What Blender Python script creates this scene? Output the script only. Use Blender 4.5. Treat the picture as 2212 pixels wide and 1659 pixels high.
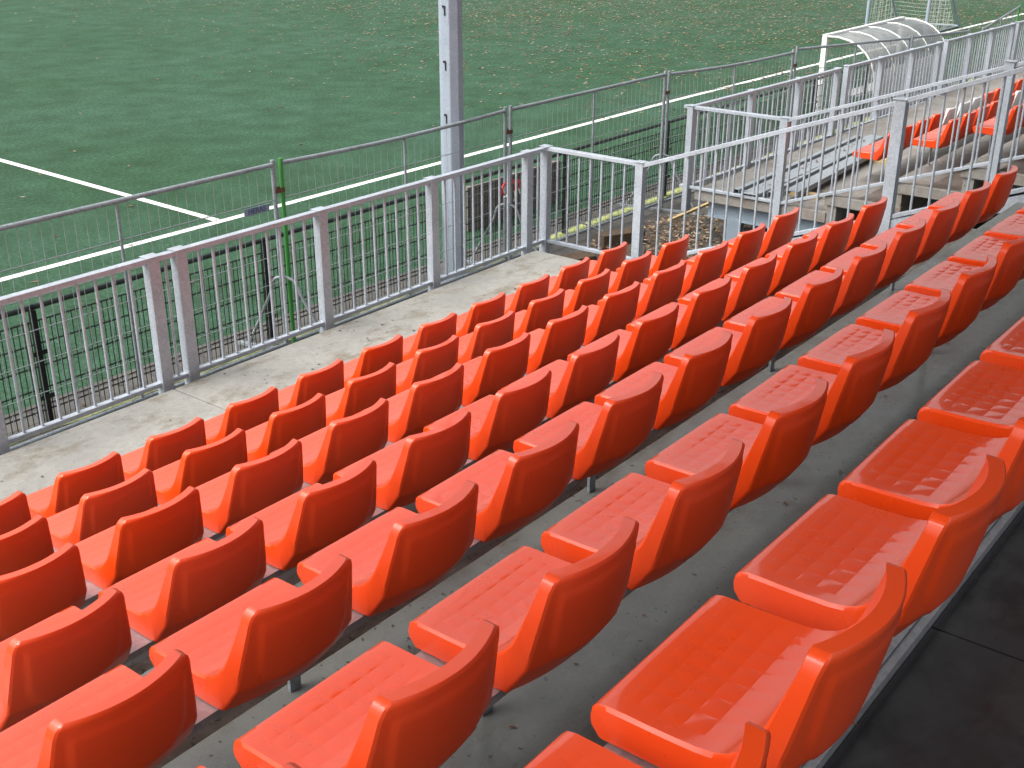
import bpy, bmesh, math, random
from mathutils import Vector, Matrix
R = math.radians
random.seed(7)
scene = bpy.context.scene
for o in list(bpy.data.objects): bpy.data.objects.remove(o)
C = scene.collection
H = 4.4                       # camera stands 4.4 m above the pavement

# ------------------------------------------------------------------ camera
cam_d = bpy.data.cameras.new('camera'); cam = bpy.data.objects.new('camera', cam_d); C.objects.link(cam)
yaw, pitch, roll = R(37.876), R(23.542), R(-0.253)
f = Vector((math.cos(pitch)*math.cos(yaw), math.cos(pitch)*math.sin(yaw), -math.sin(pitch)))
rt = Vector((math.sin(yaw), -math.cos(yaw), 0)); dn = f.cross(rt)
c_, s_ = math.cos(roll), math.sin(roll)
rt2 = c_*rt + s_*dn; dn2 = -s_*rt + c_*dn
m = Matrix((( rt2.x, -dn2.x, -f.x, 0), (rt2.y, -dn2.y, -f.y, 0), (rt2.z, -dn2.z, -f.z, H), (0, 0, 0, 1)))
cam.matrix_world = m
cam_d.sensor_width = 36; cam_d.lens = 36*2527.7/2212; cam_d.clip_start = .05; cam_d.clip_end = 600
scene.camera = cam

# ------------------------------------------------------------------ light
w = bpy.data.worlds.new("World"); scene.world = w; w.use_nodes = True
nt = w.node_tree; bg = nt.nodes['Background']
SUN_EL, SUN_AZ = 52, 152        # azimuth of the sun from +X, counter-clockwise
sky = nt.nodes.new('ShaderNodeTexSky'); sky.sky_type = 'NISHITA'; sky.sun_disc = False
sky.sun_elevation = R(SUN_EL); sky.sun_rotation = R(90-SUN_AZ); sky.air_density = 1.6; sky.dust_density = 9.0; sky.ozone_density = 1.0
hs = nt.nodes.new('ShaderNodeHueSaturation'); hs.inputs['Saturation'].default_value = .27
nt.links.new(sky.outputs[0], hs.inputs['Color']); nt.links.new(hs.outputs[0], bg.inputs['Color'])
bg.inputs['Strength'].default_value = 0.15
sl = bpy.data.lights.new('sun', 'SUN'); sun = bpy.data.objects.new('sun', sl); C.objects.link(sun)
sl.energy = .5; sl.angle = R(45); sl.color = (1, .97, .93)
d = Vector((math.cos(R(SUN_EL))*math.cos(R(SUN_AZ)), math.cos(R(SUN_EL))*math.sin(R(SUN_AZ)), math.sin(R(SUN_EL))))
sun.rotation_euler = d.to_track_quat('Z', 'Y').to_euler()
scene.view_settings.view_transform = 'Standard'; scene.view_settings.look = 'None'
scene.view_settings.exposure = 0.78; scene.view_settings.gamma = 1

# ------------------------------------------------------------------ materials
def mat(name, col, rough=.5, metal=0, spec=.5, coat=0):
    m = bpy.data.materials.new(name); m.use_nodes = True
    b = m.node_tree.nodes['Principled BSDF']
    b.inputs['Base Color'].default_value = (*col, 1); b.inputs['Roughness'].default_value = rough
    b.inputs['Metallic'].default_value = metal; b.inputs['Specular IOR Level'].default_value = spec
    b.inputs['Coat Weight'].default_value = coat
    return m, m.node_tree, b
def N(nt, t, **kw):
    n = nt.nodes.new(t)
    for k, v in kw.items():
        if k in n.inputs: n.inputs[k].default_value = v
        else: setattr(n, k, v)
    return n
def coords(nt, kind='Object', scale=(1, 1, 1)):
    tc = nt.nodes.new('ShaderNodeTexCoord'); mp = nt.nodes.new('ShaderNodeMapping')
    mp.inputs['Scale'].default_value = scale
    nt.links.new(tc.outputs[kind], mp.inputs[0]); return mp.outputs[0]
def world_pos(nt, scale=(1, 1, 1)):
    g = nt.nodes.new('ShaderNodeNewGeometry'); mp = nt.nodes.new('ShaderNodeMapping')
    mp.inputs['Scale'].default_value = scale
    nt.links.new(g.outputs['Position'], mp.inputs[0]); return mp.outputs[0]
def noise(nt, vec, scale, detail=4, rough=.55):
    n = nt.nodes.new('ShaderNodeTexNoise'); n.inputs['Scale'].default_value = scale
    n.inputs['Detail'].default_value = detail; n.inputs['Roughness'].default_value = rough
    nt.links.new(vec, n.inputs['Vector']); return n.outputs['Fac']
def ramp(nt, fac, stops):
    r = nt.nodes.new('ShaderNodeValToRGB'); e = r.color_ramp.elements
    while len(e) < len(stops): e.new(.5)
    for i, (p, c) in enumerate(stops):
        e[i].position = p; e[i].color = (*c, 1) if len(c) == 3 else c
    nt.links.new(fac, r.inputs[0]); return r.outputs[0]
def mix(nt, fac, a, b, mode='MIX'):
    x = nt.nodes.new('ShaderNodeMix'); x.data_type = 'RGBA'; x.blend_type = mode
    for s, v in ((0, fac), (6, a), (7, b)):
        if isinstance(v, (int, float)): x.inputs[s].default_value = v
        elif isinstance(v, tuple): x.inputs[s].default_value = (*v, 1)
        else: nt.links.new(v, x.inputs[s])
    return x.outputs[2]
def math_(nt, op, a, b=0):
    x = nt.nodes.new('ShaderNodeMath'); x.operation = op
    for i, v in enumerate((a, b)):
        if isinstance(v, (int, float)): x.inputs[i].default_value = v
        else: nt.links.new(v, x.inputs[i])
    return x.outputs[0]
def bump(nt, b, h, strength, dist=.01):
    x = nt.nodes.new('ShaderNodeBump'); x.inputs['Strength'].default_value = strength; x.inputs['Distance'].default_value = dist
    nt.links.new(h, x.inputs['Height']); nt.links.new(x.outputs[0], b.inputs['Normal']); nt.links.new(x.outputs[0], b.inputs['Coat Normal']); return x

def plastic(name, col, rough=.17, waffle=False):
    m, nt, b = mat(name, col, rough, 0, .4, .0)
    v = coords(nt)
    n = noise(nt, world_pos(nt), 1.7, 3)
    hsv = N(nt, 'ShaderNodeHueSaturation'); hsv.inputs['Color'].default_value = (*col, 1)
    nt.links.new(math_(nt, 'MULTIPLY_ADD', n, .18), hsv.inputs['Value'])
    hsv.inputs['Value'].links[0].from_node.inputs[2].default_value = .91
    oi = nt.nodes.new('ShaderNodeObjectInfo')
    nt.links.new(math_(nt, 'ADD', math_(nt, 'MULTIPLY', oi.outputs['Random'], .022), .982), hsv.inputs['Saturation']); hsv.inputs['Saturation'].links[0].from_node.use_clamp = False
    d1 = noise(nt, world_pos(nt), 60, 5, .7)
    dirt = ramp(nt, d1, [(.0, (1, 1, 1)), (.74, (1, 1, 1)), (.84, (.7, .62, .55))])
    nt.links.new(mix(nt, .3, hsv.outputs[0], dirt, 'MULTIPLY'), b.inputs['Base Color'])
    sm = noise(nt, world_pos(nt), 9, 4, .6)
    nt.links.new(math_(nt, 'MULTIPLY_ADD', sm, .16), b.inputs['Roughness'])
    b.inputs['Roughness'].links[0].from_node.inputs[2].default_value = rough-.07
    g_ = nt.nodes.new('ShaderNodeNewGeometry'); sz_ = nt.nodes.new('ShaderNodeSeparateXYZ'); nt.links.new(g_.outputs['True Normal'], sz_.inputs[0])
    wet = ramp(nt, sz_.outputs[2], [(.62, (0, 0, 0)), (.94, (.9, .9, .9))])
    nt.links.new(math_(nt, 'MULTIPLY', wet, 1), b.inputs['Coat Weight']); b.inputs['Coat Roughness'].default_value = .06
    if waffle:
        sp = nt.nodes.new('ShaderNodeSeparateXYZ'); nt.links.new(v, sp.inputs[0])
        # each moulded tile is a shallow pillow, alternate tiles lean the other way
        fx = math_(nt, 'PINGPONG', math_(nt, 'ADD', sp.outputs[0], 1.0005), .058)
        fy = math_(nt, 'PINGPONG', math_(nt, 'ADD', sp.outputs[1], .993), .046)
        sx = math_(nt, 'SINE', math_(nt, 'MULTIPLY', fx, 54.165)); sy = math_(nt, 'SINE', math_(nt, 'MULTIPLY', fy, 68.295))
        h = math_(nt, 'POWER', math_(nt, 'MULTIPLY', sx, sy), .8)
        # keep the tiles inside the dish of the seat
        ex = math_(nt, 'LESS_THAN', math_(nt, 'ABSOLUTE', sp.outputs[0]), .186)
        ey = math_(nt, 'MULTIPLY', math_(nt, 'LESS_THAN', sp.outputs[1], .371), math_(nt, 'GREATER_THAN', sp.outputs[1], .155))
        h = math_(nt, 'MULTIPLY', h, math_(nt, 'MULTIPLY', ex, ey))
        h = math_(nt, 'ADD', h, math_(nt, 'MULTIPLY', noise(nt, world_pos(nt), 9, 2), .9))
        bump(nt, b, h, .7, .00118)
    else:
        sp = nt.nodes.new('ShaderNodeSeparateXYZ'); nt.links.new(v, sp.inputs[0]); h = math_(nt, 'MULTIPLY', noise(nt, world_pos(nt), 8, 2), .5)
        for zz in (.085, .150):       # moulded bolt pockets in both margins of the back
            dx_ = math_(nt, 'SUBTRACT', math_(nt, 'ABSOLUTE', sp.outputs[0]), .178); dz_ = math_(nt, 'SUBTRACT', sp.outputs[2], zz)
            r_ = math_(nt, 'SQRT', math_(nt, 'ADD', math_(nt, 'MULTIPLY', dx_, dx_), math_(nt, 'MULTIPLY', dz_, dz_)))
            h = math_(nt, 'SUBTRACT', h, math_(nt, 'MULTIPLY', math_(nt, 'LESS_THAN', r_, .016), 1.0))
        bump(nt, b, h, .4, .004)
    return m
ORANGE = (.88, .074, .010)
M = {}
M['orange'] = plastic('orange_plastic', ORANGE, .30)
M['orange_seat'] = plastic('orange_plastic_seat', ORANGE, .28, True)
M['white'] = plastic('white_plastic', (.72, .72, .72), .25)

def galv(name, col, lo=.75, rough=.45, metal=.35):
    m, nt, b = mat(name, col, rough, metal, .5)
    v = world_pos(nt)
    vo = nt.nodes.new('ShaderNodeTexVoronoi'); vo.inputs['Scale'].default_value = 70; nt.links.new(v, vo.inputs['Vector'])
    sp = nt.nodes.new('ShaderNodeSeparateColor'); nt.links.new(vo.outputs['Color'], sp.inputs[0])
    n1 = noise(nt, v, 5, 5, .6)
    k = math_(nt, 'ADD', math_(nt, 'MULTIPLY', sp.outputs[0], .35), math_(nt, 'MULTIPLY', n1, .65))
    a = tuple(x*lo for x in col); z = tuple(min(1, x*1.12) for x in col)
    nt.links.new(ramp(nt, k, [(.25, a), (.75, z)]), b.inputs['Base Color'])
    nt.links.new(math_(nt, 'ADD', math_(nt, 'MULTIPLY', n1, .3), rough-.15), b.inputs['Roughness'])
    bump(nt, b, n1, .15, .002)
    return m
M['galv'] = galv('galvanised_steel', (.42, .465, .525), .8, .45, .15)
M['galv_dark'] = galv('dull_galvanised_steel', (.30, .34, .37), .65, .5, .2)
M['beam'] = galv('seat_beam_steel', (.42, .42, .44), .8, .38, .5)
M['stringer'] = galv('grey_painted_steel', (.25, .31, .37), .85, .45, .1)
M['mast'] = galv('mast_steel', (.34, .40, .48), .88, .5, .1)
M['green_paint'] = mat('green_paint', (.05, .25, .05), .4)[0]
M['black'] = mat('black_coated_steel', (.008, .011, .010), .35)[0]
M['black_rail'] = mat('black_green_rail', (.012, .022, .019), .3)[0]
M['wire'] = mat('fence_wire', (.32, .36, .38), .45, .1)[0]
M['rust'] = mat('rusty_steel', (.12, .055, .03), .8)[0]
M['white_paint'] = mat('white_paint', (.75, .77, .76), .4)[0]
M['tape_red'] = mat('red_tape', (.65, .03, .04), .4)[0]
M['tape_white'] = mat('white_tape', (.75, .75, .70), .4)[0]
M['sign_blue'] = mat('sign_blue', (.22, .29, .38), .5)[0]
M['sign_ink'] = mat('sign_ink', (.07, .11, .21), .5)[0]
M['slot'] = mat('dark_slot', (.01, .012, .015), .6)[0]
M['plank'] = galv('dull_zinc', (.33, .37, .40), .8, .4, .15)
M['net'] = mat('net_cord', (.55, .58, .55), .7)[0]

def concrete(name, base, dark, scale=1.0, rough=.7, stain=(.20, .14, .08), stainpos=.62, speck=.71):
    m, nt, b = mat(name, base, rough)
    v = world_pos(nt)
    n1 = noise(nt, v, 1.1*scale, 6, .62); n2 = noise(nt, v, 14*scale, 5, .65); n3 = noise(nt, v, 120, 3, .6)
    col = ramp(nt, n1, [(.32, dark), (.62, base)])
    col = mix(nt, .55, col, ramp(nt, n2, [(.3, (.72, .72, .72)), (.65, (1.05, 1.05, 1.05))]), 'MULTIPLY')
    st = noise(nt, world_pos(nt, (1, 1.6, 1)), 2.3, 7, .72)
    sf = ramp(nt, st, [(stainpos-.06, (0, 0, 0)), (stainpos+.08, (.75, .75, .75))])
    col = mix(nt, sf, col, stain)
    sp = noise(nt, world_pos(nt, (1.5, 1, 1)), 34, 2, .5)
    spf = ramp(nt, sp, [(speck, (0, 0, 0)), (speck+.04, (.85, .85, .85))])
    col = mix(nt, spf, col, (.03, .022, .015))
    col = mix(nt, .5, col, ramp(nt, n3, [(.3, (.82, .82, .82)), (.7, (1.1, 1.1, 1.1))]), 'MULTIPLY')
    nt.links.new(col, b.inputs['Base Color'])
    nt.links.new(math_(nt, 'ADD', math_(nt, 'MULTIPLY', ramp(nt, n1, [(.38, (0, 0, 0)), (.6, (1, 1, 1))]), .32), rough-.16), b.inputs['Roughness'])
    bump(nt, b, math_(nt, 'ADD', n2, math_(nt, 'MULTIPLY', n3, .4)), .35, .004)
    return m
M['grime'] = concrete('grimy_concrete', (.20, .175, .155), (.12, .10, .085), 2.5, .7, (.07, .05, .035), .52, speck=.64)
M['walk'] = concrete('walkway_concrete', (.365, .36, .33), (.285, .28, .26), 1.3, .7, (.17, .14, .095), .56)
M['tread'] = concrete('tread_concrete', (.195, .206, .192), (.120, .128, .121), .9, .38, (.10, .085, .065), .57, .675)
M['tread_far'] = concrete('pale_tread_concrete', (.30, .292, .27), (.21, .20, .185), 1.2, .75, (.19, .15, .12), .55)
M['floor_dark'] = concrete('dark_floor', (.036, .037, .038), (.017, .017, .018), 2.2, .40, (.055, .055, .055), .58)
M['roof'] = mat('roof_sheet', (.10, .10, .105), .6)[0]
M['backwall'] = mat('back_wall', (.10, .085, .08), .8)[0]

def make_paving():
    m, nt, b = mat('grey_paving', (.13, .125, .12), .8)
    v = world_pos(nt)
    br = nt.nodes.new('ShaderNodeTexBrick'); br.inputs['Scale'].default_value = 1
    br.inputs['Brick Width'].default_value = .60; br.inputs['Row Height'].default_value = .27
    br.inputs['Mortar Size'].default_value = .006; br.inputs['Mortar Smooth'].default_value = .1
    br.inputs['Color1'].default_value = (.085, .082, .078, 1); br.inputs['Color2'].default_value = (.108, .104, .098, 1)
    br.inputs['Mortar'].default_value = (.04, .038, .034, 1)
    nt.links.new(v, br.inputs['Vector'])
    n1 = noise(nt, v, 3, 6, .65)
    col = mix(nt, .7, br.outputs['Color'], ramp(nt, n1, [(.3, (.6, .6, .6)), (.7, (1.15, 1.12, 1.05))]), 'MULTIPLY')
    sp = ramp(nt, noise(nt, v, 30, 4, .7), [(.66, (0, 0, 0)), (.72, (.7, .7, .7))])
    col = mix(nt, sp, col, (.22, .13, .07))
    nt.links.new(col, b.inputs['Base Color'])
    bump(nt, b, math_(nt, 'ADD', math_(nt, 'MULTIPLY', br.outputs['Fac'], -1), math_(nt, 'MULTIPLY', n1, .5)), .5, .006)
    return m
M['paving'] = make_paving()
def make_grass():
    m, nt, b = mat('artificial_turf', (.04, .1, .05), 0.78, 0, .22)
    v = world_pos(nt)
    big = noise(nt, v, .22, 3, .55); mid = noise(nt, v, 1.3, 5, .65)
    fine = noise(nt, v, 17, 6, .78); fib = noise(nt, v, 55, 4, .8)
    c1 = ramp(nt, fine, [(.30, (.009, .036, .013)), (.5, (.032, .092, .045)), (.74, (.086, .166, .104))])
    c2 = mix(nt, .85, c1, ramp(nt, mid, [(.34, (.66, .70, .64)), (.66, (1.26, 1.2, 1.34))]), 'MULTIPLY')
    c3 = mix(nt, .8, c2, ramp(nt, big, [(.35, (.86, .92, .82)), (.65, (1.14, 1.06, 1.22))]), 'MULTIPLY')
    c4 = mix(nt, .8, c3, ramp(nt, fib, [(.3, (.62, .62, .6)), (.7, (1.3, 1.3, 1.3))]), 'MULTIPLY')
    nt.links.new(c4, b.inputs['Base Color'])
    bump(nt, b, math_(nt, 'ADD', fine, math_(nt, 'MULTIPLY', fib, .7)), .8, .02)
    return m
M['grass'] = make_grass()
def make_line():
    m, nt, b = mat('white_turf_line', (.8, .8, .78), .7)
    n = noise(nt, world_pos(nt), 30, 5, .75)
    nt.links.new(ramp(nt, n, [(.25, (.55, .60, .55)), (.5, (.82, .82, .80))]), b.inputs['Base Color'])
    bump(nt, b, n, .6, .01); return m
M['line'] = make_line()
def make_leaf():
    m, nt, b = mat('dry_leaf', (.4, .2, .08), .75)
    g = nt.nodes.new('ShaderNodeNewGeometry')
    nt.links.new(ramp(nt, g.outputs['Random Per Island'], [(0, (.045, .023, .012)), (.25, (.12, .065, .033)), (.55, (.20, .125, .075)), (.85, (.29, .21, .135)), (1, (.40, .33, .23))]), b.inputs['Base Color'])
    return m
M['leaf'] = make_leaf()
def make_rubble():
    m, nt, b = mat('soil_rubble', (.16, .13, .10), .95)
    v = world_pos(nt); n = noise(nt, v, 12, 8, .75)
    nt.links.new(ramp(nt, n, [(.3, (.025, .021, .017)), (.5, (.085, .073, .058)), (.7, (.19, .17, .14))]), b.inputs['Base Color'])
    bump(nt, b, n, .9, .05); return m
M['soil'] = make_rubble()
def make_moss():
    m, nt, b = mat('mossy_kerb', (.3, .32, .14), .9)
    n = noise(nt, world_pos(nt), 9, 6, .7)
    nt.links.new(ramp(nt, n, [(.3, (.16, .19, .06)), (.55, (.36, .40, .15)), (.7, (.40, .38, .28))]), b.inputs['Base Color']); return m
M['moss'] = make_moss()
def make_wood(name, c1, c2):
    m, nt, b = mat(name, c1, .8)
    n = noise(nt, world_pos(nt, (2, 14, 14)), 4, 6, .7)
    nt.links.new(ramp(nt, n, [(.3, c1), (.7, c2)]), b.inputs['Base Color']); bump(nt, b, n, .4, .004); return m
M['wood_dark'] = make_wood('weathered_timber', (.035, .022, .014), (.13, .085, .05))
M['wood_grey'] = make_wood('grey_board', (.15, .13, .12), (.23, .20, .185))
M['wood_pale'] = make_wood('pale_timber', (.38, .27, .12), (.55, .42, .22))
def make_poly():
    m, nt, b = mat('polycarbonate_sheet', (.30, .32, .33), .3)
    b.inputs['Alpha'].default_value = .62
    n = noise(nt, world_pos(nt), 5, 5, .6)
    nt.links.new(ramp(nt, n, [(.3, (.22, .235, .25)), (.7, (.36, .38, .38))]), b.inputs['Base Color']); return m
M['poly'] = make_poly()

# ------------------------------------------------------------------ mesh helpers
class MB:
    def __init__(s): s.v = []; s.f = []; s.sm = []
    def add(s, vs, fs, smooth=False):
        o = len(s.v); s.v += [tuple(v) for v in vs]
        s.f += [tuple(i+o for i in q) for q in fs]; s.sm += [smooth]*len(fs); return s
    def box(s, a, b):
        (x0, y0, z0), (x1, y1, z1) = a, b
        x0, x1 = min(x0, x1), max(x0, x1); y0, y1 = min(y0, y1), max(y0, y1); z0, z1 = min(z0, z1), max(z0, z1)
        vs = [(x0, y0, z0), (x1, y0, z0), (x1, y1, z0), (x0, y1, z0), (x0, y0, z1), (x1, y0, z1), (x1, y1, z1), (x0, y1, z1)]
        return s.add(vs, [(3, 2, 1, 0), (4, 5, 6, 7), (0, 1, 5, 4), (1, 2, 6, 5), (2, 3, 7, 6), (3, 0, 4, 7)])
    def bar(s, p, q, w, h, up=(0, 0, 1)):          # rectangular bar from p to q, w sideways, h along up
        p, q = Vector(p), Vector(q); d = (q-p).normalized(); up = Vector(up)
        sd = d.cross(up).normalized(); u = sd.cross(d).normalized()
        vs = [c + sd*(w/2)*a + u*(h/2)*b for c in (p, q) for a, b in ((-1, -1), (1, -1), (1, 1), (-1, 1))]
        return s.add(vs, [(0, 1, 2, 3), (7, 6, 5, 4), (0, 4, 5, 1), (1, 5, 6, 2), (2, 6, 7, 3), (3, 7, 4, 0)])
    def tube(s, pts, r, n=8, cap=True):
        pts = [Vector(p) for p in pts]; rings = []
        ref = Vector((0, 0, 1))
        if abs((pts[1]-pts[0]).normalized().z) > .9: ref = Vector((1, 0, 0))
        for i, p in enumerate(pts):
            d = (pts[min(i+1, len(pts)-1)]-pts[max(i-1, 0)]).normalized()
            a = d.cross(ref).normalized(); b = a.cross(d)
            rings.append([p + a*(r*math.cos(2*math.pi*k/n)) + b*(r*math.sin(2*math.pi*k/n)) for k in range(n)])
        vs = [v for rr in rings for v in rr]; fs = []
        for i in range(len(pts)-1):
            for k in range(n): fs.append((i*n+k, i*n+(k+1) % n, (i+1)*n+(k+1) % n, (i+1)*n+k))
        s.add(vs, fs, True)
        if cap: s.add(vs, [tuple(range(n-1, -1, -1)), tuple((len(pts)-1)*n+k for k in range(n))])
        return s
    def build(s, name, m, parent=None, bevel=0):
        me = bpy.data.meshes.new(name); me.from_pydata(s.v, [], s.f)
        me.polygons.foreach_set('use_smooth', s.sm); me.materials.append(m); me.update()
        o = bpy.data.objects.new(name, me); C.objects.link(o); o.parent = parent
        if bevel:
            bv = o.modifiers.new('bevel', 'BEVEL'); bv.width = bevel; bv.segments = 2; bv.limit_method = 'ANGLE'
        return o
def tag(o, label=None, cat=None, group=None, kind=None):
    for k, v in (('label', label), ('category', cat), ('group', group), ('kind', kind)):
        if v: o[k] = v
    return o
def thing(name, label, cat, loc=(0, 0, 0), rz=0, group=None):
    o = bpy.data.objects.new(name, None); C.objects.link(o); o.location = loc; o.rotation_euler = (0, 0, rz)
    o.empty_display_size = .1
    return tag(o, label, cat, group)
def copy_tree(o, parent=None):
    c = o.copy(); C.objects.link(c); c.parent = parent
    for ch in o.children: copy_tree(ch, c)
    return c

# ------------------------------------------------------------------ setting: ground, pitch, lines
def sheet(name, x0, y0, x1, y1, z, m, nx=1, ny=1):
    b = MB(); vs = [(x0+(x1-x0)*i/nx, y0+(y1-y0)*j/ny, z) for j in range(ny+1) for i in range(nx+1)]
    b.add(vs, [(j*(nx+1)+i, j*(nx+1)+i+1, (j+1)*(nx+1)+i+1, (j+1)*(nx+1)+i) for j in range(ny) for i in range(nx)])
    return tag(b.build(name, m), kind='structure')
sheet('ground', -150, -150, 400, 400, -.02, M['soil'])
sheet('pavement', -30, -12, 90, 9.24, 0, M['paving'])
sheet('pitch', -60, 9.24, 220, 220, .004, M['grass'])
kb = MB().box((-30, 9.20, -.01), (90, 9.26, .012)); tag(kb.build('kerb', M['paving']), kind='structure')
# moss and sand along the foot of the dark fence
mb = MB(); xs = [2+i*.25 for i in range(110)]
vs = []
for x in xs:
    vs += [(x, 8.68+random.uniform(-.02, .02), .005), (x, 8.83+random.uniform(-.02, .02), .005)]
mb.add(vs, [(2*i, 2*i+2, 2*i+3, 2*i+1) for i in range(len(xs)-1)])
tag(mb.build('moss_strip', M['moss']), kind='structure')
def ribbon_line(name, pts, wd):
    b = MB(); vs = []
    for i, p in enumerate(pts):
        p = Vector(p); a = Vector(pts[max(i-1, 0)]); q = Vector(pts[min(i+1, len(pts)-1)]); d = (q-a).normalized(); n = Vector((-d.y, d.x, 0))
        vs += [p-n*wd/2, p+n*wd/2]
    b.add(vs, [(2*i, 2*i+2, 2*i+3, 2*i+1) for i in range(len(pts)-1)])
    return tag(b.build(name, M['line']), kind='structure')
ribbon_line('touch_line', [(-20, 12.76, .009), (22, 12.78, .009), (31.5, 12.60, .009), (43, 12.18, .009), (70, 11.2, .009)], .13)
ribbon_line('halfway_line', [(9.87, 12.85, .013), (10.0, 18.58, .013), (10.0, 90, .013)], .12)

# fallen leaves on the pitch
def leaf_mesh(b, x, y, z, r, tilt=.35):
    a = random.uniform(0, 6.28); l = r*random.uniform(.7, 1.2); wv = r*random.uniform(.35, .6)
    ca, sa = math.cos(a), math.sin(a); up = random.uniform(.05, tilt)*l; up2 = random.uniform(0, tilt)*wv
    P = [(-l, 0, up), (0, -wv, up2), (l, 0, random.uniform(0, tilt)*l), (0, wv, random.uniform(.1, tilt)*wv)]
    b.add([(x+p*ca-q*sa, y+p*sa+q*ca, z+h) for p, q, h in P], [(0, 1, 2), (0, 2, 3)])
b = MB(); rnd = random.Random(3)
def dens(x, y):
    s = x*1.0-y*.22
    t = max(0, (s-10))/30
    return .07 + 24.0*min(1.25, t)**2.2
clump = [(rnd.uniform(10, 60), rnd.uniform(9.4, 48), rnd.uniform(1, 3)) for _ in range(70)]
n_l = 0
for k in range(90000):
    x = rnd.uniform(5, 58); y = rnd.uniform(9.3, 46)
    az = math.degrees(math.atan2(y, x))
    if az < 14 or az > 65: continue
    dd = dens(x, y)
    for cx, cy, cr in clump:
        if (x-cx)**2+(y-cy)**2 < cr*cr: dd *= 1.9; break
    if rnd.random()*12 < dd:
        leaf_mesh(b, x, y, .012, rnd.uniform(.028, .064)); n_l += 1
tag(b.build('fallen_leaves', M['leaf']), 'dry brown leaves scattered over the green pitch', 'leaves', kind='stuff')

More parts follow.
